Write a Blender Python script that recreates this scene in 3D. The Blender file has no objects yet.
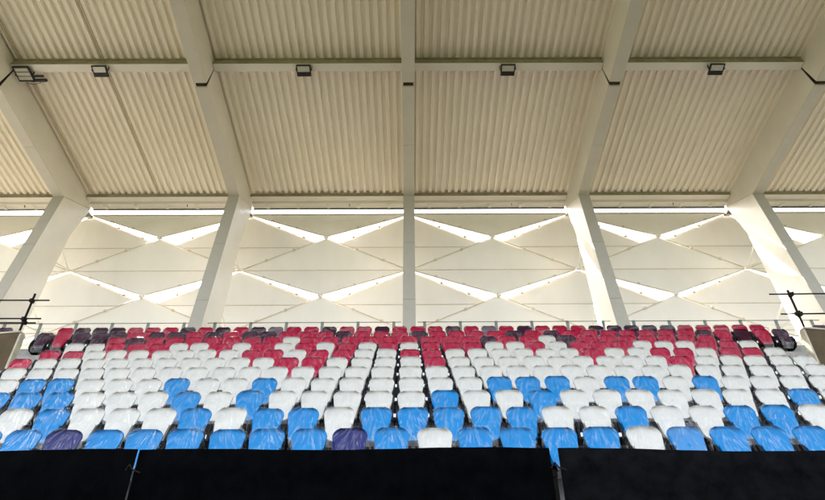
import bpy, math, random
from math import sin, cos, tan, radians, pi, sqrt, atan2
from mathutils import Vector, Matrix

random.seed(7)
scn = bpy.context.scene
COL = scn.collection
XC = -0.05            # centre frame
BAY = 6.4
GROUND = -1.6

# ------------------------------------------------------------------ helpers
class MB:
    def __init__(self):
        self.v = []; self.f = []; self.m = []; self.s = []
    def add(self, vs, fs, mi=0, smooth=False):
        o = len(self.v)
        self.v += [tuple(p) for p in vs]
        for f in fs:
            self.f.append(tuple(i + o for i in f)); self.m.append(mi); self.s.append(smooth)
    def box(self, a, b, mi=0):
        x0, y0, z0 = a; x1, y1, z1 = b
        self.add([(x0,y0,z0),(x1,y0,z0),(x1,y1,z0),(x0,y1,z0),(x0,y0,z1),(x1,y0,z1),(x1,y1,z1),(x0,y1,z1)],
                 [(0,3,2,1),(4,5,6,7),(0,1,5,4),(1,2,6,5),(2,3,7,6),(3,0,4,7)], mi)
    def prism_x(self, yz, x0, x1, mi=0):
        n = len(yz)
        vs = [(x0, y, z) for y, z in yz] + [(x1, y, z) for y, z in yz]
        fs = [tuple(range(n))[::-1], tuple(range(n, 2*n))] + [(i, (i+1) % n, (i+1) % n + n, i + n) for i in range(n)]
        self.add(vs, fs, mi)
    def obox(self, c, ax, ay, az, mi=0):
        c = Vector(c); ax = Vector(ax); ay = Vector(ay); az = Vector(az)
        vs = [c + sx*ax + sy*ay + sz*az for sz in (-1,1) for sx, sy in ((-1,-1),(1,-1),(1,1),(-1,1))]
        self.add(vs, [(0,3,2,1),(4,5,6,7),(0,1,5,4),(1,2,6,5),(2,3,7,6),(3,0,4,7)], mi)
    def tube(self, pts, r, n=8, mi=0, smooth=True):
        pts = [Vector(p) for p in pts]
        rings = []
        for i, p in enumerate(pts):
            d = (pts[min(i+1, len(pts)-1)] - pts[max(i-1, 0)]).normalized()
            h = Vector((0,0,1)) if abs(d.z) < .9 else Vector((1,0,0))
            a = d.cross(h).normalized(); b = a.cross(d)
            rings.append([p + r*(cos(2*pi*k/n)*a + sin(2*pi*k/n)*b) for k in range(n)])
        vs = [q for R in rings for q in R]; fs = []
        for i in range(len(rings)-1):
            for k in range(n):
                fs.append((i*n+k, i*n+(k+1)%n, (i+1)*n+(k+1)%n, (i+1)*n+k))
        self.add(vs, fs, mi, smooth)
        self.add(rings[0], [tuple(range(n))], mi); self.add(rings[-1], [tuple(range(n))[::-1]], mi)
    def ball(self, c, r, mi=0, n=8, m=6):
        vs = []; fs = []
        for j in range(m+1):
            t = pi*j/m
            for k in range(n):
                vs.append((c[0]+r*sin(t)*cos(2*pi*k/n), c[1]+r*sin(t)*sin(2*pi*k/n), c[2]+r*cos(t)))
        for j in range(m):
            for k in range(n):
                fs.append((j*n+k, j*n+(k+1)%n, (j+1)*n+(k+1)%n, (j+1)*n+k))
        self.add(vs, fs, mi, True)
    def slab(self, pts, t, mi=0, mo=None):
        """flat polygon given thickness t away from its own plane"""
        pts = [Vector(p) for p in pts]
        nrm = (pts[1]-pts[0]).cross(pts[2]-pts[0]).normalized()
        n = len(pts)
        vs = pts + [p + nrm*t for p in pts]
        self.add(vs, [tuple(range(n))[::-1]] + [(i, (i+1)%n, (i+1)%n+n, i+n) for i in range(n)], mi)
        self.add(vs, [tuple(range(n, 2*n))], mi if mo is None else mo)
    def mesh(self, name, mats):
        me = bpy.data.meshes.new(name)
        me.from_pydata(self.v, [], self.f)
        for m in (mats if isinstance(mats, (list, tuple)) else [mats]): me.materials.append(m)
        me.polygons.foreach_set('material_index', self.m)
        me.polygons.foreach_set('use_smooth', self.s)
        me.update()
        return me
    def build(self, name, mats, parent=None, bevel=0):
        o = bpy.data.objects.new(name, self.mesh(name, mats)); COL.objects.link(o)
        if parent: o.parent = parent
        if bevel:
            b = o.modifiers.new('edge', 'BEVEL'); b.width = bevel; b.segments = 2; b.limit_method = 'ANGLE'
        return o

def tag(o, label=None, cat=None, group=None, kind=None):
    if label: o['label'] = label
    if cat: o['category'] = cat
    if group: o['group'] = group
    if kind: o['kind'] = kind
    return o
def empty(name, loc, label, cat, group=None):
    o = bpy.data.objects.new(name, None); COL.objects.link(o); o.location = loc
    o.empty_display_size = .2
    return tag(o, label, cat, group)

# ------------------------------------------------------------------ materials
def mat(name, col, rough=.5, spec=.4, var=.06, vscale=1.5, bump=0, bscale=20, metal=0, var2=None, streak=None):
    m = bpy.data.materials.new(name); m.use_nodes = True
    nt = m.node_tree; N = nt.nodes; L = nt.links
    p = N['Principled BSDF']
    p.inputs['Roughness'].default_value = rough
    p.inputs['Specular IOR Level'].default_value = spec
    p.inputs['Metallic'].default_value = metal
    tc = N.new('ShaderNodeTexCoord')
    no = N.new('ShaderNodeTexNoise'); no.inputs['Scale'].default_value = vscale; no.inputs['Detail'].default_value = 6
    no.inputs['Roughness'].default_value = .65
    geo = N.new('ShaderNodeNewGeometry')
    src = geo.outputs['Position']
    if streak:
        mp = N.new('ShaderNodeMapping'); mp.inputs['Scale'].default_value = streak
        L.new(src, mp.inputs['Vector']); L.new(mp.outputs['Vector'], no.inputs['Vector'])
    else:
        L.new(src, no.inputs['Vector'])
    cr = N.new('ShaderNodeValToRGB')
    c0 = [max(0, c*(1-var*2)) for c in col]; c1 = [min(1, c*(1+var)) for c in col]
    if var2: c0 = var2
    cr.color_ramp.elements[0].position = .3; cr.color_ramp.elements[0].color = (*c0, 1)
    cr.color_ramp.elements[1].position = .62; cr.color_ramp.elements[1].color = (*c1, 1)
    L.new(no.outputs['Fac'], cr.inputs['Fac']); L.new(cr.outputs['Color'], p.inputs['Base Color'])
    mr = N.new('ShaderNodeMapRange'); mr.inputs['To Min'].default_value = max(.03, rough-.1); mr.inputs['To Max'].default_value = min(1, rough+.12)
    L.new(no.outputs['Fac'], mr.inputs['Value']); L.new(mr.outputs['Result'], p.inputs['Roughness'])
    if bump:
        n2 = N.new('ShaderNodeTexNoise'); n2.inputs['Scale'].default_value = bscale; n2.inputs['Detail'].default_value = 4
        L.new(src, n2.inputs['Vector'])
        b = N.new('ShaderNodeBump'); b.inputs['Strength'].default_value = bump; b.inputs['Distance'].default_value = .01
        L.new(n2.outputs['Fac'], b.inputs['Height']); L.new(b.outputs['Normal'], p.inputs['Normal'])
    return m

M = {}
CREAM = (.74, .66, .52)
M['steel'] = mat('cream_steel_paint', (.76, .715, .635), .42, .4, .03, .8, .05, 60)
M['flange'] = mat('shade_tinted_flange', (.40, .368, .312), .5, .35, .02, 6, .06, 90)  # column flange shade put into the colour, darker than the frame steel
M['soffit'] = mat('shade_tinted_soffit', (.62, .57, .48), .5, .35, .02, 3, .06, 60)  # rafter underside shade painted in, a darker copy of the cream steel
M['deck'] = mat('cream_deck_paint', (.88, .81, .69), .42, .35, .02, .5, 0)
M['panel'] = mat('cream_panel_paint', (.84, .795, .735), .5, .35, .02, .7, .03, 30, streak=(1.6, 1.6, .5))
M['outer'] = mat('facade_outer_bounce_cut', (.12, .115, .11), .6, .3, .06, .8)  # unseen outer faces, darkened to cut sun bounce through the slits
M['edge'] = mat('tan_edge_metal', (.62, .55, .43), .5, .4, .1, 8)
M['olive'] = mat('olive_painted_shade', (.30, .27, .18), .6, .3, .15, 3)  # olive stands for shade on the near faces of the beams
M['grey'] = mat('galvanised_grey', (.20, .205, .19), .55, .3, .15, 12)
M['darkgap'] = mat('black_rubber', (.02, .018, .015), .7, .2, .2, 10)
M['rust'] = mat('rusty_bolt', (.16, .07, .02), .8, .2, .3, 30)
M['lap'] = mat('brown_lap_strip', (.50, .40, .26), .5, .3, .12, 4)
M['black'] = mat('black_plastic', (.005, .005, .006), .5, .15, .2, 20)
M['lampblack'] = mat('black_lamp_housing', (.018, .016, .015), .5, .4, .2, 20)
M['lens'] = mat('pale_lamp_glass', (.55, .52, .46), .12, .6, .05, 10)
M['concrete'] = mat('terrace_concrete', (.33, .31, .28), .8, .25, .14, 2.2, .35, 35)
M['wallcon'] = mat('brown_grey_concrete', (.085, .06, .034), .85, .2, .14, 2.5, .4, 30)
M['wallrim'] = mat('pale_concrete_rim', (.42, .37, .28), .8, .2, .12, 4, .3, 30)
M['scaf'] = mat('dark_scaffold_steel', (.009, .006, .005), .7, .15, .4, 14, .2, 40)
M['grass'] = mat('pitch_grass', (.045, .05, .025), .9, .1, .25, .5, .5, 25)
M['apron'] = mat('darkened_apron', (.055, .05, .042), .9, .1, .12, .8, .4, 12)  # unseen ground by the stand, darkened to cut bounce onto the roof
def cloth(c=(.0012, .0012, .0015), nm='black_screen_cloth'):
    m = mat(nm, c, .9, .015, .35, 5, 0)
    nt = m.node_tree; N = nt.nodes; L = nt.links; p = N['Principled BSDF']
    tc = N.new('ShaderNodeNewGeometry'); mp = N.new('ShaderNodeMapping'); mp.inputs['Scale'].default_value = (60, 60, 3)
    no = N.new('ShaderNodeTexNoise'); no.inputs['Scale'].default_value = 1; no.inputs['Detail'].default_value = 5
    L.new(tc.outputs['Position'], mp.inputs['Vector']); L.new(mp.outputs['Vector'], no.inputs['Vector'])
    b = N.new('ShaderNodeBump'); b.inputs['Strength'].default_value = .5; b.inputs['Distance'].default_value = .004
    L.new(no.outputs['Fac'], b.inputs['Height']); L.new(b.outputs['Normal'], p.inputs['Normal'])
    return m
M['cloth'] = cloth()
M['clothgrey'] = cloth((.0038, .0038, .0042), 'charcoal_screen_cloth')
SEATC = {'B': (.004, .160, .385), 'W': (.50, .475, .425), 'R': (.32, .002, .032), 'D': (.032, .006, .020),
         'N': (.010, .014, .095), 'G': (.13, .095, .12), 'M': (.034, .004, .012)}
def seatmat(k, c):
    m = mat('seat_plastic_' + k, c, .45, .12, .05, 6, .05, 120)
    return m
for k, c in SEATC.items(): M[k] = seatmat(k, c)

def film_mat(nm='clear_plastic_film', base=.002):
    m = bpy.data.materials.new(nm); m.use_nodes = True
    nt = m.node_tree; N = nt.nodes; L = nt.links
    out = N['Material Output']; N.remove(N['Principled BSDF'])
    def math_(op, a, b=None, c=None):
        n = N.new('ShaderNodeMath'); n.operation = op
        for k, x in enumerate((a, b, c)):
            if x is None: continue
            if isinstance(x, (int, float)): n.inputs[k].default_value = x
            else: L.new(x, n.inputs[k])
        return n.outputs[0]
    tc = N.new('ShaderNodeTexCoord'); oi = N.new('ShaderNodeObjectInfo')
    sx = N.new('ShaderNodeSeparateXYZ'); L.new(tc.outputs['Object'], sx.inputs[0])
    dz = math_('SUBTRACT', 1.02, sx.outputs['Z'])
    jit = math_('MULTIPLY_ADD', oi.outputs['Random'], .24, -.12)
    xx = math_('SUBTRACT', sx.outputs['X'], jit)
    th = math_('ARCTAN2', xx, dz)
    rnd = math_('MULTIPLY', oi.outputs['Random'], 57.0)
    cv = N.new('ShaderNodeCombineXYZ')
    L.new(math_('MULTIPLY_ADD', th, 7.0, rnd), cv.inputs[0]); L.new(math_('MULTIPLY', dz, 2.2), cv.inputs[1]); L.new(math_('MULTIPLY', sx.outputs['Y'], 2.0), cv.inputs[2])
    no = N.new('ShaderNodeTexNoise'); no.inputs['Scale'].default_value = 1.0; no.inputs['Detail'].default_value = 4; no.inputs['Distortion'].default_value = .9
    L.new(cv.outputs[0], no.inputs['Vector'])
    # ridged: thin creases where the noise crosses its middle
    rg = math_('ABSOLUTE', math_('SUBTRACT', no.outputs['Fac'], .5))
    cre = N.new('ShaderNodeMapRange'); cre.inputs['From Min'].default_value = 0; cre.inputs['From Max'].default_value = .042
    cre.inputs['To Min'].default_value = 1; cre.inputs['To Max'].default_value = 0
    L.new(rg, cre.inputs['Value'])
    n2 = N.new('ShaderNodeTexNoise'); n2.inputs['Scale'].default_value = 7; n2.inputs['Detail'].default_value = 3
    ad = N.new('ShaderNodeVectorMath'); ad.operation = 'ADD'; L.new(tc.outputs['Object'], ad.inputs[0]); L.new(rnd, ad.inputs[1]); L.new(ad.outputs[0], n2.inputs['Vector'])
    h = math_('ADD', math_('MULTIPLY', cre.outputs[0], .5), math_('ADD', math_('MULTIPLY', no.outputs['Fac'], 1.2), math_('MULTIPLY', n2.outputs['Fac'], .9)))
    b = N.new('ShaderNodeBump'); b.inputs['Strength'].default_value = .9; b.inputs['Distance'].default_value = .014
    L.new(h, b.inputs['Height'])
    gl = N.new('ShaderNodeBsdfGlossy'); gl.inputs['Roughness'].default_value = .11; gl.inputs['Color'].default_value = (.95, .95, .95, 1)
    L.new(b.outputs['Normal'], gl.inputs['Normal'])
    di = N.new('ShaderNodeBsdfDiffuse'); di.inputs['Color'].default_value = (.84, .84, .85, 1); L.new(b.outputs['Normal'], di.inputs['Normal'])
    tr = N.new('ShaderNodeBsdfTransparent')
    fr = N.new('ShaderNodeLayerWeight'); fr.inputs['Blend'].default_value = .5; L.new(b.outputs['Normal'], fr.inputs['Normal'])
    m1 = N.new('ShaderNodeMixShader'); m2 = N.new('ShaderNodeMixShader')
    # hazy creases: a little white scatter on the folds only
    hz = math_('MULTIPLY', cre.outputs[0], math_('MULTIPLY', n2.outputs['Fac'], .20))
    # the sheet is gathered and milky where it hangs below the seat
    low = N.new('ShaderNodeMapRange'); low.inputs['From Min'].default_value = .44; low.inputs['From Max'].default_value = .36
    low.inputs['To Min'].default_value = base; low.inputs['To Max'].default_value = base + .10
    L.new(sx.outputs['Z'], low.inputs['Value'])
    L.new(math_('ADD', hz, low.outputs['Result']), m1.inputs['Fac']); L.new(tr.outputs[0], m1.inputs[1]); L.new(di.outputs[0], m1.inputs[2])
    L.new(math_('ADD', math_('MULTIPLY', cre.outputs[0], .06), math_('MULTIPLY_ADD', math_('POWER', fr.outputs['Facing'], 4.0), .09, .006)), m2.inputs['Fac']); L.new(m1.outputs[0], m2.inputs[1]); L.new(gl.outputs[0], m2.inputs[2])
    L.new(m2.outputs[0], out.inputs['Surface'])
    return m
M['film'] = film_mat(); M['film_loose'] = film_mat('crumpled_plastic_film', .05)

# ------------------------------------------------------------------ roof geometry numbers (YZ plane)
SL = .188                                   # roof rises towards the pitch
def deck_z(y): return 17.06 - SL*y
KNEE = (15.6, 12.93)
def raf_z(y): return KNEE[1] + SL*(KNEE[0]-y)     # underside of rafters
COLDX = (15.6-14.88)/(12.93-7.32)
def col_y(z): return KNEE[0] - COLDX*(KNEE[1]-z)
ROOF_Y0, ROOF_Y1 = 1.2, 16.66
SPL = 11.24
FRAMES = list(range(-3, 4))
ORD = {-3:'outermost left', -2:'second left', -1:'first left', 0:'middle', 1:'first right', 2:'second right', 3:'outermost right'}
fr_label = {
 -3: 'cream portal frame at the far left end, beyond the picture edge',
 -2: 'leftmost cream portal frame in view, its wide column standing left of all the seats',
 -1: 'cream portal frame next left of the middle one, its side face towards the middle',
  0: 'cream portal frame in the middle, seen edge on as a thin upright bar',
  1: 'cream portal frame next right of the middle one, thin sun streaks on its column',
  2: 'rightmost cream portal frame in view, two broad sun streaks across its column',
  3: 'cream portal frame at the far right end, beyond the picture edge'}
bay_name = {-3:'far left bay, cut by the picture edge', -2:'second bay left of the middle frame', -1:'bay just left of the middle frame',
            0:'bay just right of the middle frame', 1:'second bay right of the middle frame', 2:'far right bay, cut by the picture edge'}

# frames
hw = .175
def make_frame(k):
    x = XC + k*BAY
    root = empty('portal_frame', (x, 0, 0), fr_label[k], 'steel frame', 'portal frames carrying the roof')
    zb = 5.9
    m = MB(); m.prism_x([(col_y(zb), zb), KNEE, (17.2, 13.58), (16.68, 11.9), (16.5, 9.5), (16.25, zb)], -hw, hw); m.build('column', M['steel'], root)
    def flange(mb, p, q, w=.195, t=.022, seg=2.4):
        p = Vector((0, *p)); q = Vector((0, *q)); d = q-p; n = max(1, round(d.length/seg)); u = d.normalized()
        nr = Vector((0, -u.z, u.y))
        if nr.y > 0 and abs(u.z) > .7: nr = -nr
        if abs(u.z) < .7 and nr.z > 0: nr = -nr
        for i in range(n):
            a = p + d*(i/n) + u*.004; b = p + d*((i+1)/n) - u*.004
            c = (a+b)/2 + nr*(t/2+.006)
            mb.obox(c, (w,0,0), u*((b-a).length/2), nr*(t/2))
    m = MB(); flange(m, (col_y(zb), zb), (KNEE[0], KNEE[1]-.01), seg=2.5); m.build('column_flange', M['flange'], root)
    # rafter (lower length) and its tip beyond the splice
    m = MB(); m.prism_x([(KNEE[0]+.002, KNEE[1]+.02), (SPL+.06, raf_z(SPL+.06)), (SPL+.20, deck_z(SPL+.22)-.006), (16.9, deck_z(16.9)-.006), (17.2, 13.59)], -hw+.002, hw-.002)
    m.build('rafter', M['steel'], root)
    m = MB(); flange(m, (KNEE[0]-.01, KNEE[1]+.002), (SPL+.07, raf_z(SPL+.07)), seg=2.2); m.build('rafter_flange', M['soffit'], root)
    m = MB(); m.prism_x([(SPL-.06, raf_z(SPL-.06)), (ROOF_Y0, raf_z(ROOF_Y0)+.35), (ROOF_Y0+.2, deck_z(ROOF_Y0+.2)-.006), (SPL+.165, deck_z(SPL+.165)-.006)], -hw-.012, hw+.012)
    m.build('rafter_tip', M['steel'], root)
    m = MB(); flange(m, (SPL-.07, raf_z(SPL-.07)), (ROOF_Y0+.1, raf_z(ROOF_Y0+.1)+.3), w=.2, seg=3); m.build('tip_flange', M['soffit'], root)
    m = MB()
    m.prism_x([(SPL-.058, raf_z(SPL)+.02), (SPL+.058, raf_z(SPL)+.012), (SPL+.2, deck_z(SPL+.2)-.2), (SPL+.13, deck_z(SPL+.13)-.2)], -hw+.02, hw-.02)
    sp = m.build('splice_packing', M['darkgap'], root)
    m = MB()
    for sx in (-1, 1):
        for i in range(3):
            m.ball((sx*(hw-.05-.05*i), SPL-.06+.02*i, raf_z(SPL)-.03), .016)
    m.build('splice_bolts', M['rust'], sp)
    # stays from column back to the facade joints
    for z0, z1, yj in ((11.55, 10.98, 17.55), (9.0, 8.4, 17.55)):
        yb = 16.66 if z0 > 10 else 16.46
        m = MB()
        m.tube([(-.05, yb-.02, z0), (0, yj, z1)], .028); m.tube([(.05, yb-.12, z1-.25), (0, yj, z1)], .022)
        m.build('facade_stay', M['steel'], root)
    m = MB(); m.box((-.1, 17.15, 13.44), (.1, 17.6, 13.53)); m.build('head_bracket', M['grey'], root)
for k in FRAMES: make_frame(k)

# corrugated roof
roof = empty('corrugated_roof', (XC, 10, 15), 'cream corrugated metal roof deck sloping up over the whole stand', 'roof')
nrib = 25; pit = BAY/nrib
for k in range(-4, 4):
    m = MB(); xs = []
    for i in range(nrib):
        x0 = k*BAY + i*pit
        xs += [(x0, 0), (x0+.050, 0), (x0+.054, .008), (x0+.058, 0), (x0+.108, 0), (x0+.124, .105), (x0+.240, .105)]
    xs.append((k*BAY+BAY, 0))
    rows = []
    NY = 2
    for j in range(NY):
        y = ROOF_Y0 + (ROOF_Y1-ROOF_Y0)*j/(NY-1)
        rows.append([(x, y, deck_z(y)-15+h) for x, h in xs])
    n = len(xs)
    vs = [(p[0], p[1]-10, p[2]) for r in rows for p in r]
    fs = [(j*n+i, j*n+i+1, (j+1)*n+i+1, (j+1)*n+i) for j in range(NY-1) for i in range(n-1)]
    m.add(vs, fs)
    m.build('roof_sheet', M['deck'], roof)
m = MB()
m.prism_x([(ROOF_Y0-10, deck_z(ROOF_Y0)-15+.14), (16.9-10, deck_z(16.9)-15+.14), (17.3-10, 14.42-15), (18.02-10, 14.30-15), (18.02-10, 14.36-15), (17.3-10, 14.52-15), (16.9-10, deck_z(16.9)-15+.25), (ROOF_Y0-10, deck_z(ROOF_Y0)-15+.25)], -4*BAY, 4*BAY)  # rear lip past the eave is added to stop sun through the strip
m.build('roof_cover_sun_lip', M['steel'], roof)
m = MB(); m.box((-4*BAY, ROOF_Y0-.15-10, deck_z(ROOF_Y0)-1.75-15), (4*BAY, ROOF_Y0-.005-10, deck_z(ROOF_Y0)+.3-15)); m.build('sky_block_fascia', M['steel'], roof)  # unseen front edge, made deep to keep low sky off the deck
for xw in (-12.47, -9.82):
    m = MB(); ya, yb = 4.5, 16.6; x = xw-XC
    for dx in (-.03, .035):
        a = Vector((x+dx, ya-10, deck_z(ya)-15-.010)); b = Vector((x+dx, yb-10, deck_z(yb)-15-.010))
        m.obox((a+b)/2, (.009,0,0), (b-a)/2, (0,0,.008))
    m.build('lap_strip', M['lap'], roof)

# purlins and eave beams, one per bay
for k in range(-3, 3):
    x0 = XC + k*BAY + .20; x1 = XC + (k+1)*BAY - .20
    b = empty('roof_beam', ((x0+x1)/2, 11.35, 14.6), 'cream beam under the corrugated roof, ' + bay_name[k], 'beam', 'roof beams between the rafters')
    h = (x1-x0)/2
    u = Vector((0, 1, -SL)).normalized(); nn = Vector((0, SL, 1)).normalized()
    def P(y): return Vector((0, y-11.35, deck_z(y)-14.6))
    c = P(11.35) - nn*.175
    m = MB(); m.obox(c, (h,0,0), u*.135, nn*.125); m.build('beam', M['steel'], b, .01)
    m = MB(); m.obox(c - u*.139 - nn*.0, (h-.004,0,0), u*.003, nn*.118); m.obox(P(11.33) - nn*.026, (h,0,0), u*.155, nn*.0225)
    m.build('shade_plate', M['olive'], b)  # painted shade: the beam's darker near face as an olive plate
    e = empty('eave_beam', ((x0+x1)/2, 16.9, 13.7), 'cream stepped eave beam over the bright strip, ' + bay_name[k], 'beam', 'eave beams above the light strip')
    m = MB(); m.box((-h, -.235, .06), (h, .06, .21)); m.build('beam', M['steel'], e, .006)
    m = MB(); m.box((-h, -.243, .065), (h, -.238, .205)); m.build('shade_plate', M['olive'], e)  # painted shade on the near face of the eave beam
    m = MB(); m.box((-h, .065, -.05), (h, .36, .30)); m.build('gutter', M['steel'], e, .006)
    m = MB(); m.box((-h, .365, -.115), (h, .40, .30)); m.build('drip_strip', M['grey'], e)
    for i in range(5):
        xx = -h + (i+.5)*2*h/5
        m = MB(); m.box((xx-.06, .10, -.10), (xx+.06, .33, -.053)); m.build('bracket', M['steel'], e)
    m = MB(); m.tube([(h*.28, .09, -.02), (h*.28+.01, .16, -.12)], .014); m.build('hanger', M['black'], e)

# ------------------------------------------------------------------ facade of folded diamonds
fac = empty('facade_wall', (XC, 17.6, 5.8), 'cream back wall of folded diamond panels with bright open slits', 'wall')
ZA, ZB, ZC, ZD, ZE, ZF = 13.58, 12.26, 10.96, 9.69, 8.40, 7.10
FOLD_OUT, TIP_OUT = 18.02, 17.66      # diamonds centred on the columns
FOLD_IN, TIP_IN = 17.64, 17.34        # diamonds centred mid-bay
ox, oy, oz = XC, 17.6, 5.8
def L(x, y, z): return (x-ox, y-oy, z-oz)
g = .035
def diamond(cx, z_top, z_mid, z_bot, fold, tip, halves=(1, 1), frame_low=True):
    wl = BAY/2 - g
    top = Vector(L(cx, tip, z_top-g)); bot = Vector(L(cx, tip, z_bot+g))
    lf = Vector(L(cx-wl, fold, z_mid)); rt = Vector(L(cx+wl, fold, z_mid))
    m = MB(); e = MB()
    if halves[0]: m.slab([lf, rt, top] , -.03, 0, 1)
    if halves[1]: m.slab([rt + Vector((0,0,-.006)), lf + Vector((0,0,-.006)), bot], -.03, 0, 1)
    o = m.build('panel', [M['panel'], M['outer']], fac)
    segs = []
    if halves[0]: segs += [(lf, top), (rt, top)]
    if halves[1]: segs += [(lf, bot), (rt, bot)]
    for a, b in segs:
        d = (b-a); s = d.normalized()
        off = Vector((0, -.035, 0))
        e.tube([a + s*.12 + off, b - s*.1 + off], .015, 6)
        for t in (.3, .62):
            c = a + d*t + Vector((0, -.05, 0)); e.obox(c, s*.05, Vector((0,.02,0)), s.cross(Vector((0,1,0)))*.04)
    # fold batten
    if halves[0] and halves[1]:
        off = Vector((0, -.012, 0)); e.obox((lf+rt)/2 + off, ((rt-lf).length/2-.12, 0, 0), (0,.010,0), (0,0,.009))
    e.build('edge_frame', M['edge'], o)
    return o
for k in range(-3, 4):            # column-centred diamonds
    cx = XC + k*BAY
    diamond(cx, ZA, ZB, ZC, FOLD_OUT, TIP_OUT)
    diamond(cx, ZC, ZD, ZE, FOLD_OUT, TIP_OUT)
    diamond(cx, ZE, ZF, 5.8, FOLD_OUT, TIP_OUT)
for k in range(-3, 3):            # mid-bay diamonds
    cx = XC + (k+.5)*BAY
    diamond(cx, ZA+1.3, ZA, ZB, FOLD_IN, TIP_IN, (0, 1))
    diamond(cx, ZB, ZC, ZD, FOLD_IN, TIP_IN)
    diamond(cx, ZD, ZE, ZF, FOLD_IN, TIP_IN)
    diamond(cx, ZF, 5.82, 4.6, FOLD_IN, TIP_IN, (1, 0))
    m = MB(); m.box(L(XC+k*BAY+.04, FOLD_IN-.02, ZA+.004), L(XC+(k+1)*BAY-.04, FOLD_IN+.06, ZA+.075)); m.build('head_rail', M['edge'], fac)
for k in range(-3, 3):
    for cx, zs, y in ((XC+(k+.5)*BAY, (ZB, ZD), TIP_IN-.03), (XC+k*BAY, (ZA-.1, ZC, ZE), FOLD_IN-.06)):
        for z in zs:
            c = L(cx, y, z)
            m = MB(); m.obox(Vector(c), (.10,0,0), (0,.035,0), (0,0,.05)); m.ball((c[0], c[1]-.05, c[2]-.03), .075)
            m.build('node_joint', M['steel'], fac)

# ------------------------------------------------------------------ terrace, ground, walls
rows = {}
for k in range(11):
    rows[k] = (6.825 + .7367*k, 1.950 + .4968*k)
TOP = .86
def tread(k): return rows[k][1] - TOP
XW = 21.5
m = MB()
prof = [(6.35, -1.7)]
prof.append((6.35, tread(0)))
for k in range(1, 11):
    yr = rows[k-1][0] + .20
    prof.append((yr, tread(k-1))); prof.append((yr, tread(k)))
prof += [(18.6, tread(10)), (18.6, -1.7)]
m.prism_x(prof, -XW, XW)
tag(m.build('terraced_floor', M['concrete']), kind='structure')

m = MB(); S = 900
m.add([(-S,-S,GROUND),(S,-S,GROUND),(S,S,GROUND),(-S,S,GROUND)], [(0,1,2,3)])
tag(m.build('ground', M['grass']), kind='structure')
m = MB(); m.box((-60, -5.5, GROUND-.1), (60, 30, GROUND+.006))
tag(m.build('apron_path', M['apron']), kind='structure')

# parapet walls at both ends
def parapet(sx, label):
    x = -9.03 if sx < 0 else 9.14
    r = empty('parapet_wall', (x, 11.6, 4.6), label, 'wall', 'concrete parapets at both ends')
    m = MB()
    zt0, zt1 = (.97, .88) if sx < 0 else (.975, .88)
    q = [(0,0,-.3),(sx*.5,0,-.3),(sx*.5,0,zt1+.03),(0,0,zt0)]
    xs = sx*7.0
    v = [(0,0,-.3),(xs,0,-.3),(xs,0,.62),(sx*.45,0,zt1+.03),(0,0,zt0-.02)]
    vs = v + [(p[0], .16, p[2]) for p in v]
    n = len(v)
    m.add(vs, [tuple(range(n)), tuple(range(n,2*n))[::-1]] + [(i,(i+1)%n,(i+1)%n+n,i+n) for i in range(n)])
    m.build('wall_face', M['wallcon'], r)
    m = MB()
    m.box((min(-sx*.004, -sx*.05), .0, -.3), (max(-sx*.004, -sx*.05), .16, zt0-.03)); m.build('return_wall', M['wallrim'], r)
    m = MB(); a = Vector((0, .09, zt0+.003)); b = Vector((sx*.45, .09, zt1+.053)); m.obox((a+b)/2+Vector((0,0,.012)), (b-a)/2, (0,.1,0), (0,0,.02))
    a = b; b = Vector((xs, .09, .643)); m.obox((a+b)/2+Vector((0,0,.012)), (b-a)/2, (0,.1,0), (0,0,.02))
    m.build('coping', M['wallrim'], r)
    # landing ledges behind the wall
    m = MB(); m.box((min(sx*-1.35, -sx*.12), .72, -.05), (max(sx*-1.35, -sx*.12), .92, .40)); m.build('ledge', M['concrete'], r)
parapet(-1, 'brown grey concrete parapet with pale rim at the left end of the seating')
parapet(1, 'brown grey concrete parapet with pale rim at the right end of the seating')

# black scaffold guard rails
def guard(sx, label):
    r = empty('guard_rail', (0, 12.2, 5.4), label, 'railing', 'scaffold guard rails above the parapets')
    xp = -9.51 if sx < 0 else 9.62
    zt = 6.9
    m = MB(); m.tube([(xp, 0, -.3), (xp + (-.03 if sx<0 else 0), .02, zt-5.4+.03)], .027); p = m.build('post', M['scaf'], r)
    m = MB()
    rl = ((6.70, -9.06), (6.19, -9.08), (6.13, -9.25)) if sx < 0 else ((6.78, 9.06), (6.22, 9.14), (6.28, 9.48))
    for i, (z, xe) in enumerate(rl):
        m = MB(); yy = -.055 if i != 2 else .055
        m.tube([(xe, yy, z-5.4), (sx*16, yy, z-5.4+.05)], .0195); m.build('rail', M['scaf'], r)
        m = MB(); m.obox((xp, yy*.5, z-5.4), (.036,0,0), (0,.06,0), (0,0,.042)); m.ball((xp+.03, yy*.5-.05, z-5.4+.03), .026); m.build('clamp', M['scaf'], p)
    m = MB(); m.tube([(sx*13.2, 0, -.3), (sx*13.2, .02, zt-5.4)], .027); m.build('post', M['scaf'], r)
guard(-1, 'dark scaffold tube guard rail above the left concrete parapet')
guard(1, 'dark scaffold tube guard rail above the right concrete parapet')

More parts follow.
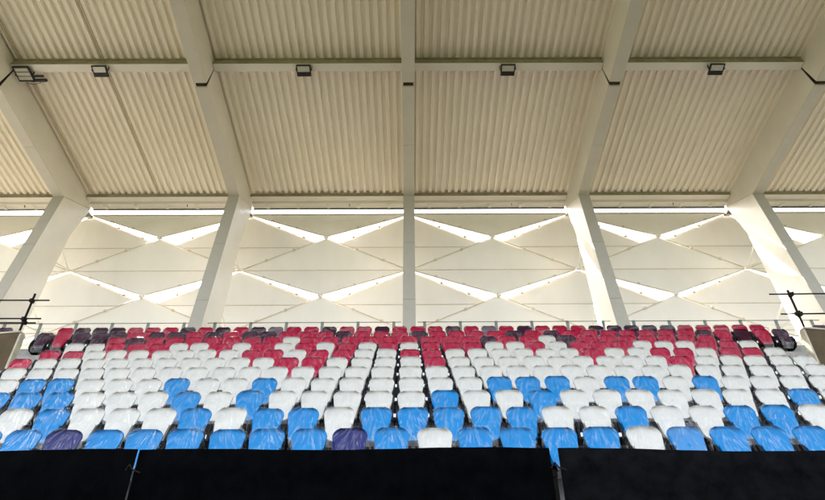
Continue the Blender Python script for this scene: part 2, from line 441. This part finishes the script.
# back railing, one per bay
for k in range(-2, 2):
    a = XC + k*BAY + .25; b = XC + (k+1)*BAY - .25
    lab = {-2:'grey post and wire railing behind the top row, left end', -1:'grey post and wire railing behind the top row, left of the middle frame',
            0:'grey post and wire railing behind the top row, right of the middle frame', 1:'grey post and wire railing behind the top row, right end'}[k]
    r = empty('back_railing', ((a+b)/2, 15.2, tread(10)), lab, 'railing', 'railings behind the top row')
    h = (b-a)/2; zt = 7.56 - tread(10)
    n = 6
    for i in range(n):
        x = -h + .22 + i*(2*h-.44)/(n-1)
        m = MB(); m.box((x-.045, -.014, 0), (x+.045, .014, zt+.03)); m.build('post', M['grey'], r, .004)
    m = MB(); m.tube([(-h, -.03, zt-.005), (h, -.03, zt-.005)], .012, 6); m.build('top_rail', M['grey'], r)
    m = MB()
    for z in (.22, .42, .62, .82, 1.02, 1.22, 1.36):
        m.tube([(-h, .022, z), (h, .022, z)], .005, 4)
    m.build('wires', M['edge'], r)

# ------------------------------------------------------------------ floodlights
def floodlight(x, label, big=False):
    y, z = 11.30, deck_z(11.35)-.33
    r = empty('floodlight', (x, y, z), label, 'floodlight', 'floodlights under the roof beams')
    w, l = (.25, .25) if big else (.225, .125)
    tilt = radians(22 if not big else 12)
    u = Vector((0, cos(tilt), -sin(tilt))); nn = Vector((0, sin(tilt), cos(tilt)))
    c = Vector((0, .09 if big else -.07, -.12))
    m = MB()
    t = .03
    m.obox(c + nn*.035, (w,0,0), u*l, nn*.02)
    for s in (-1, 1):
        m.obox(c + u*(s*(l-.016)), (w,0,0), u*.016, nn*.02)
        m.obox(c + Vector((s*(w-.016),0,0)), (.016,0,0), u*(l-.033), nn*.02)
    m.build('housing', M['lampblack'], r, .004)
    nseg = 3 if big else 1
    for i in range(nseg):
        ll = (l-.036)/nseg
        cc = c + u*(-(l-.036) + (2*i+1)*ll) + nn*.002
        m = MB(); m.obox(cc, (w-.035,0,0), u*(ll-.014 if big else ll), nn*.012); m.build('lens', M['lens'], r, .003)
    m = MB()
    if big:
        m.obox(c + Vector((w+.17, .10, .02)), (.15,0,0), u*.035, nn*.03); m.obox(c + Vector((w+.10, l*.95, -.0)), (.22,0,0), u*.045, nn*.035)
        m.ball(c + Vector((w+.32, l*.95, 0)), .06)
    else:
        m.obox(c + u*(l+.052) + nn*.02, (w*.97,0,0), u*.05, nn*.045)
        for i in range(9): m.obox(c + u*(l+.052) + nn*.068 + Vector((-w*.85+i*w*.21,0,0)), (.006,0,0), u*.045, nn*.012)
    m.build('driver_box', M['lampblack'], r, .004)
    m = MB()
    for s in (-1, 1):
        m.obox(c + Vector((s*(w+.02), .03, .09)), (.008,0,0), (0,.025,0), (0,0,.11))
    m.obox(c + Vector((0, .03, .205)), (w+.028,0,0), (0,.03,0), (0,0,.008))
    m.build('bracket', M['lampblack'], r)
    m = MB()
    pts = [(-w*.3 + i*.05*(1.6 if big else 1), c.y + l*(1.05 if not big else 1.0) + .06, c.z - .02 - (.09 if big else .05)*sin(pi*i/6)) for i in range(7)]
    m.tube(pts, .009, 5); m.build('cable', M['lampblack'], r)
floodlight(-12.28, 'large floodlight with three lens strips beside the leftmost frame', True)
floodlight(-9.80, 'small floodlight on the roof beam second bay left of the middle frame')
floodlight(-3.36, 'small floodlight on the roof beam just left of the middle frame')
floodlight(3.11, 'small floodlight on the roof beam just right of the middle frame')
floodlight(9.74, 'small floodlight on the roof beam second bay right of the middle frame')

# ------------------------------------------------------------------ black screens along the front
def screen(x0, x1, zt0, zt1, label, yoff=0, mk='cloth'):
    r = empty('black_screen', ((x0+x1)/2, 6.2+yoff, GROUND+.01), label, 'screen', 'black screens along the front of the stand')
    h = (x1-x0)/2; a = zt0-GROUND-.01; b = zt1-GROUND-.01
    m = MB(); nx = max(8, int(h*2/.12)); nz = 14
    rnd = random.Random(int(x0*100))
    ph = [rnd.uniform(0, 6) for _ in range(4)]
    def pt(i, j):
        u = i/nx; v = j/nz; x = -h + 2*h*u; top = a + (b-a)*u
        sag = .011*sin(u*nx*.25+ph[0]) * v**8
        return (x, .012*sin(x*2.1+ph[1])*sin(v*3) + .006*sin(x*9+ph[2])*v, top*v + sag)
    vs = [pt(i, j) for j in range(nz+1) for i in range(nx+1)]
    n1 = len(vs); vs += [(p[0], p[1]+.02, p[2]) for p in vs]
    fs = []
    for j in range(nz):
        for i in range(nx):
            q = j*(nx+1)+i
            fs.append((q, q+1, q+nx+2, q+nx+1)); fs.append((q+n1, q+nx+1+n1, q+nx+2+n1, q+1+n1))
    for i in range(nx):
        q = nz*(nx+1)+i; fs.append((q, q+1, q+1+n1, q+n1)); fs.append((i+1, i, i+n1, i+1+n1))
    for j in range(nz):
        q = j*(nx+1); fs.append((q+nx+1, q, q+n1, q+nx+1+n1)); q += nx; fs.append((q, q+nx+1, q+nx+1+n1, q+n1))
    m.add(vs, fs, 0, True)
    m.build('cloth', M[mk], r)
    m = MB(); m.tube([(-h+.03, .06, a-.06), (h-.03, .06, b-.06)], .02); m.build('top_tube', M['scaf'], r)
    m = MB()
    for xx in (-h+.12, h-.12): m.tube([(xx, .085, 0), (xx, .085, min(a,b)-.03)], .02)
    m.build('support_tube', M['scaf'], r)
screen(-9.5, -2.992, 1.585, 1.558, 'black cloth screen at the left, ending at a hair-thin gap')
screen(-2.968, 1.505, 1.556, 1.556, 'black cloth screen in the middle, between the two gaps')
screen(1.602, 9.5, 1.546, 1.44, 'black cloth screen at the right, beginning at the wider gap', 0, 'clothgrey')
def gap_post(x, label):
    r = empty('scaffold_post', (x, 6.33, GROUND+.01), label, 'post', 'scaffold posts in the gaps between screens')
    m = MB(); m.tube([(0,0,0), (.005,0,2.94)], .024); m.build('tube', M['scaf'], r)
    m = MB(); m.tube([(-.06,-.16,2.93), (-.02,-.19,2.98), (.02,-.17,2.93), (.07,-.165,2.915), (.10,-.16,2.905)], .008, 6); m.ball((-.02,-.165,2.975), .014); m.build('cord_tie', M['scaf'], r)
    m = MB(); m.obox((0,0,2.9), (.03,0,0), (0,.03,0), (0,0,.03)); m.build('clamp', M['scaf'], r)
gap_post(1.553, 'dark scaffold post in the wider gap right of the middle screen')
gap_post(-2.985, 'dark scaffold post behind the hair-thin gap between the screens')

# ------------------------------------------------------------------ seats
def shell(outl, fy, nz, nx, th, roll=.0):
    """outl(t)->(z, halfwidth) ; fy(u,t)->front y ; closed thin shell"""
    m = MB(); F = []; Bk = []
    for j in range(nz+1):
        t = j/nz
        z, w = outl(t)
        for i in range(nx+1):
            u = -1 + 2*i/nx
            y = fy(u, t)
            e = max(abs(u)**6, 0)
            F.append((u*w, y, z + .012*(1-u*u)*(t**3))); Bk.append((u*w, y+th, z + .012*(1-u*u)*(t**3)))
    n = len(F); k = nx+1
    fs = []
    for j in range(nz):
        for i in range(nx):
            q = j*k+i
            fs.append((q, q+1, q+k+1, q+k)); fs.append((q+n, q+k+n, q+k+1+n, q+1+n))
    m.add(F+Bk, fs, 0, True)
    rim = []
    for i in range(nx):
        q = nz*k+i; rim.append((q+k-k, q+1, q+1+n, q+n)); rim.append((i+1, i, i+n, i+1+n))
    for j in range(nz):
        q = j*k; rim.append((q+k, q, q+n, q+k+n)); q += nx; rim.append((q, q+k, q+k+n, q+n))
    m.add(F+Bk, rim, 0, False)
    return m
def back_out(t):
    z0, z1, r = .40, .855, .075
    z = z0 + (z1-z0)*(1-(1-t)**1.25)
    w = .158 + (.214-.158)*min(1, (z-z0)/.36)
    if z > .76: w -= .026*((z-.76)/.095)
    if z > z1-r: w = w - r + sqrt(max(0, r*r-(z-(z1-r))**2))
    return z, w
def back_fy(u, t):
    z = back_out(t)[0]
    rim = -.016*max(0, (abs(u)-.8)/.2)**2 - .024*max(0, (z-.822)/.033)**2
    return (z-.86)*tan(radians(14)) - .03*u*u + .01 + rim
def pan_out(t):
    z0, z1, r = .365, .63, .075
    z = z0 + (z1-z0)*t
    w = .138 + (.184-.138)*t
    if z < z0+r: w = w - r + sqrt(max(0, r*r-(z0+r-z)**2))
    if z > z1-.04: w = w - .04 + sqrt(max(0, .0016-(z-(z1-.04))**2))
    return z, w
def pan_fy(u, t):
    return -.185 + .065*t - .02*(1-u*u)*sin(pi*min(1,t*.9+.1))
def bracket_mb(s):
    m = MB(); x = s*.222
    m.prism_x([(.195,.44),(.195,.30),(.02,.26),(-.13,.30),(-.18,.38),(-.175,.50),(-.125,.615),(-.09,.62),(-.075,.50),(.03,.40)], x-.017, x+.017)
    m.box((x-.02, .165, .24), (x+.02, .198, .48))
    m.tube([(s*.15, -.115, .42), (s*.235, -.115, .42)], .016, 8)
    m.prism_x([(.06,.30),(.10,.30),(.12,0.0),(.06,0.0)], x-.012, x+.012)
    return m
def film_mb(seed, loose=False):
    rnd = random.Random(seed); m = MB()
    path = [(.05,.60),(.045,.72),(.035,.83),(.012,.878),(-.02,.872),(-.05,.83),(-.085,.74),(-.125,.62),(-.175,.50),(-.205,.40),(-.20,.34),(-.18,.29),(-.16,.24)]
    P = [Vector((0,*p)) for p in path]
    nv, nu = 34, 22
    d = [0]
    for i in range(1, len(P)): d.append(d[-1] + (P[i]-P[i-1]).length)
    def at(v):
        s = v*d[-1]
        for i in range(1, len(P)):
            if s <= d[i] or i == len(P)-1:
                q = (s-d[i-1])/(d[i]-d[i-1]); return P[i-1].lerp(P[i], q), (P[i]-P[i-1]).normalized()
    waves = []
    for c in (-1, 1, 0):
        waves.append((c*.2+rnd.uniform(-.05,.05), .90, [(rnd.uniform(7,22), rnd.uniform(0,6), rnd.uniform(.5,1)) for _ in range(4)]))
    ew = [(rnd.uniform(.0,.03), rnd.uniform(6,14), rnd.uniform(0,6)) for _ in range(2)]
    vs = []
    for j in range(nv+1):
        v = j/nv; p, tg = at(v)
        nrm = Vector((0, tg.z, -tg.y))
        if j > nv*.3 and nrm.y > 0: nrm = -nrm
        zz = p.z
        crest = max(0, (zz-.79)/.09)
        for i in range(nu+1):
            u = -1 + 2*i/nu
            w = .219 - .050*min(1, crest)**2 - .10*max(0, (.76-zz)/.5)
            w += ew[0 if u < 0 else 1][0]*sin(v*ew[0 if u<0 else 1][1]+ew[0 if u<0 else 1][2])
            x = u*w
            a = 0
            for cx, cz, ws in waves:
                th = atan2(x-cx, max(.02, cz-zz+.05))
                for fr, ph, am in ws: a += am*(1-abs(sin(fr*th*.5+ph)))
            a = a/5 - .5
            amp = .014 if not loose else .03
            q = p + nrm*(a*amp + .006)
            q.y -= .02*u*u
            q.z += .012*(1-u*u) if v < .55 else 0
            if abs(u) > .92: q.y += .05*(abs(u)-.92)/.08*rnd.uniform(.6,1.2)
            if loose:
                bl = max(0, 1-abs(v-.28)/.2)
                q.z += bl*(.05 + .03*sin(u*7+1)); q.y += bl*.05*sin(u*5+2+v*9)
            vs.append((x, q.y, q.z))
    k = nu+1
    m.add(vs, [(j*k+i, j*k+i+1, (j+1)*k+i+1, (j+1)*k+i) for j in range(nv) for i in range(nu)], 0, True)
    return m

ME = {}
for c in SEATC:
    ME['back'+c] = shell(back_out, back_fy, 14, 12, .022).mesh('backrest', M[c])
    ME['pan'+c] = shell(pan_out, pan_fy, 14, 12, .045).mesh('seat_pan', M[c])
for s in (-1, 1): ME['br%d' % s] = bracket_mb(s).mesh('bracket', M['black'])
M['cap'] = mat('white_end_cap', (.74, .73, .70), .5, .3, .05, 9)
_m = MB(); _m.box((.233, -.185, .405), (.267, -.13, .455)); _m.box((.241, -.13, .41), (.261, .15, .435)); ME['cap'] = _m.mesh('rail_end_cap', M['cap'])
_m = MB(); M['beam'] = mat('dark_gap_shade', (.03, .028, .028), .6, .2, .2, 8); _m.box((-.247, .02, .36), (.232, .09, .52)); ME['beam'] = _m.mesh('gap_shade_bar', M['beam'])  # dark bar added to paint the shade in the gaps between seats
FILMS = [film_mb(i+3).mesh('plastic_cover', M['film']) for i in range(6)]
LOOSE = film_mb(77, True).mesh('plastic_cover', M['film_loose'])

# colours row by row, left to right, with the index of the first seat
seq = {
 0: (-10, 'BBNBBBBBBNBWBBBBWBBBB'),
 1: (-12, 'BWBWWWBWBBWBBBBBWWBWWBBW'),
 2: (-13, 'BBBWWWBWBWWWWWBWWBWWWWWWWBW'),
 3: (-14, 'WBBWWWBWWBWWWWWWWBBBWBBWBWWWW'),
 4: (-15, 'W'*31),
 5: (-16, 'R' + 'W'*10 + 'RR' + 'W'*4 + 'R' + 'W'*9 + 'R' + 'W'*5),
 6: (-16, 'RRWWWWWWWRRWRRWWRRWWWWWWRWWRRWRWRW'[:33]),
 7: (-16, 'WWRRRWWRWRWRWRWRWRRRWWRWRRRWWWRRW'),
 8: (-15, 'RDRRRRRRRWRRRRRRRRRDRRWDRRRRRRR'),
 9: (-20, 'DRDDDRDDRDRDDRRRDRRRDRRRRDRDRRRRRRRDRMRD'),
 10: (-20, 'RDDDRRRDRDRDGRRDRRDRRRDRGRDRRRDDDDDRRRRR'),
}
# row six: read again off the photograph, seat by seat
r6 = {}
for i in range(-16, 17): r6[i] = 'W'
for i in (-16,-15,-7,-6,-4,-3,0,1,8,11,12,14,15): r6[i] = 'R'
seq[6] = (-16, ''.join(r6[i] for i in range(-16, 17)))
fitx = {0:(-.232,.5014,.00081), 1:(.016,.4960,.00046), 2:(.011,.4950,.00040), 3:(-.003,.4946,.00030), 4:(-.023,.4959,.00052),
        5:(-.013,.4934,.00029), 6:(-.030,.4932,.00033), 7:(-.033,.4925,.00028), 8:(-.045,.4918,.00029), 9:(.216,.5016,.00026), 10:(.189,.5010,.00026)}
CN = {'B':'blue','W':'white','R':'red','D':'dark plum','N':'navy','M':'bare maroon','G':'greyish plum'}
ORDN = ['','first','second','third','fourth','fifth','sixth','seventh','eighth','ninth','tenth','eleventh','twelfth','thirteenth','fourteenth','fifteenth','sixteenth','seventeenth','eighteenth','nineteenth','twentieth']
ROWN = {0:'in the front row',1:'in the second row up',2:'in the third row up',3:'in the fourth row up',4:'in the fifth row up',5:'in the sixth row up',
        6:'in the seventh row up',7:'in the eighth row up',8:'in the ninth row up',9:'in the tenth row up'}
protos = {}
rs = random.Random(11)
def add_obj(name, me, parent=None, loc=(0,0,0)):
    o = bpy.data.objects.new(name, me); COL.objects.link(o); o.location = loc
    if parent: o.parent = parent
    return o
def seat(x, y, z, c, label, rz=0, cover=True, loose=False):
    r = empty('stadium_seat', (x, y, z), label, 'seat', 'tip-up stadium seats in rows')
    r.rotation_euler = (rs.uniform(-.02, .02), rs.uniform(-.008, .008), rz)
    if c not in protos:
        protos[c] = [add_obj('backrest', ME['back'+c], r), add_obj('seat_pan', ME['pan'+c], r),
                     add_obj('bracket', ME['br-1'], r), add_obj('bracket', ME['br1'], r), add_obj('rail_end_cap', ME['cap'], r), add_obj('gap_shade_bar', ME['beam'], r)]
    else:
        for p in protos[c]:
            o = p.copy(); COL.objects.link(o); o.parent = r
    if cover:
        add_obj('plastic_cover', LOOSE if loose else rs.choice(FILMS), r)
    return r
for k in range(0, 10):
    n0, s = seq[k]; a, b, q2 = fitx[k]; y, zt = rows[k]
    tot = {c: s.count(c) for c in set(s)}; seen = {}
    for i, c in enumerate(s):
        seen[c] = seen.get(c, 0) + 1
        nl = seen[c]; nr = tot[c]-nl+1; cn = CN[c]
        loose = (k == 1 and i == 19) or (k == 0 and i == 17)
        wrap = 'loosely film-wrapped' if loose else ('uncovered' if c == 'M' else 'film-wrapped')
        if tot[c] == 1: lab = '%s %s seat, the only %s one %s' % (wrap, cn, cn, ROWN[k])
        elif nl <= nr: lab = '%s %s seat, %s %s one from the left %s' % (wrap, cn, ORDN[nl], cn.split()[-1], ROWN[k])
        else: lab = '%s %s seat, %s %s one from the right %s' % (wrap, cn, ORDN[nr], cn.split()[-1], ROWN[k])
        seat(a + b*(n0+i) + q2*(n0+i)**2 + rs.uniform(-.008,.008), y + rs.uniform(-.008,.008), zt-TOP + rs.uniform(-.004,.004), c, lab, rs.uniform(-.025,.025), c != 'M', loose)
seat(-11.45, rows[10][0], tread(10)+.02, 'D', 'dark plum seat half hidden behind the left concrete parapet', 0)
seat(11.60, rows[10][0], tread(10)-.02, 'D', 'dark plum seat half hidden behind the right concrete parapet', 0)

# the top row: past the three hundred largest seats, one mass
mb = MB(); n0, s = seq[10]; a, b, q2 = fitx[10]; y, zt = rows[10]
keys = list(SEATC); mats = [M[c] for c in keys] + [M['black'], M['film'], M['beam']]
def stamp(me, x, y, z, mi):
    mb.add([(v.co.x+x, v.co.y+y, v.co.z+z) for v in me.vertices], [tuple(p.vertices) for p in me.polygons], mi, True)
for i, c in enumerate(s):
    x = a + b*(n0+i) + q2*(n0+i)**2 + rs.uniform(-.01,.01); z = tread(10)
    stamp(ME['back'+c], x, y, z, keys.index(c)); stamp(ME['pan'+c], x, y, z, keys.index(c))
    stamp(ME['beam'], x, y, z, len(keys)+2); stamp(ME['br-1'], x, y, z, len(keys)); stamp(ME['br1'], x, y, z, len(keys))
    stamp(rs.choice(FILMS), x, y, z, len(keys)+1)
tag(mb.build('stadium_seating', mats), 'top row of red and plum film-wrapped seats below the wire railing', 'seats', None, 'stuff')

# ------------------------------------------------------------------ light
sun_to = Vector((-1.0, .71, 1.02)).normalized()
w = bpy.data.worlds.new('World'); scn.world = w; w.use_nodes = True
nt = w.node_tree; bg = nt.nodes['Background']
sky = nt.nodes.new('ShaderNodeTexSky'); sky.sky_type = 'NISHITA'; sky.sun_disc = False
sky.sun_elevation = math.asin(sun_to.z); sky.sun_rotation = atan2(sun_to.x, sun_to.y) % (2*pi)
sky.air_density = 1.0; sky.dust_density = 4.0; sky.ozone_density = .6
hs = nt.nodes.new('ShaderNodeHueSaturation'); hs.inputs['Saturation'].default_value = .5
nt.links.new(sky.outputs['Color'], hs.inputs['Color']); nt.links.new(hs.outputs['Color'], bg.inputs['Color']); bg.inputs['Strength'].default_value = .13
ld = bpy.data.lights.new('sun', 'SUN'); ld.energy = 3.2; ld.angle = radians(.53); ld.color = (1, .95, .87)
lo = bpy.data.objects.new('sun', ld); COL.objects.link(lo)
lo.rotation_euler = sun_to.to_track_quat('Z', 'Y').to_euler()

# ------------------------------------------------------------------ camera
cd = bpy.data.cameras.new('camera'); cam = bpy.data.objects.new('camera', cd); COL.objects.link(cam)
r_ = Vector((.999984534, -.000521538, -.005537120)); u_ = Vector((.00430225, -.5583928, .82956553)); f_ = Vector((.00352454, .82957652, .55838192))
cam.matrix_world = Matrix(((r_.x,u_.x,-f_.x,0),(r_.y,u_.y,-f_.y,0),(r_.z,u_.z,-f_.z,0),(0,0,0,1)))
cd.sensor_width = 36; cd.lens = 24.0; cd.clip_start = .05; cd.clip_end = 3000
scn.camera = cam

scn.view_settings.view_transform = 'Standard'; scn.view_settings.look = 'None'
scn.view_settings.exposure = 3.25; scn.view_settings.gamma = 1; scn.view_settings.use_curve_mapping = False
scn.render.engine = 'CYCLES'
cy = scn.cycles
cy.use_denoising = True
try: cy.denoiser = 'OPENIMAGEDENOISE'
except Exception: pass
cy.max_bounces = 10; cy.diffuse_bounces = 6; cy.glossy_bounces = 3; cy.transparent_max_bounces = 24
cy.sample_clamp_indirect = 6; cy.caustics_reflective = False; cy.caustics_refractive = False
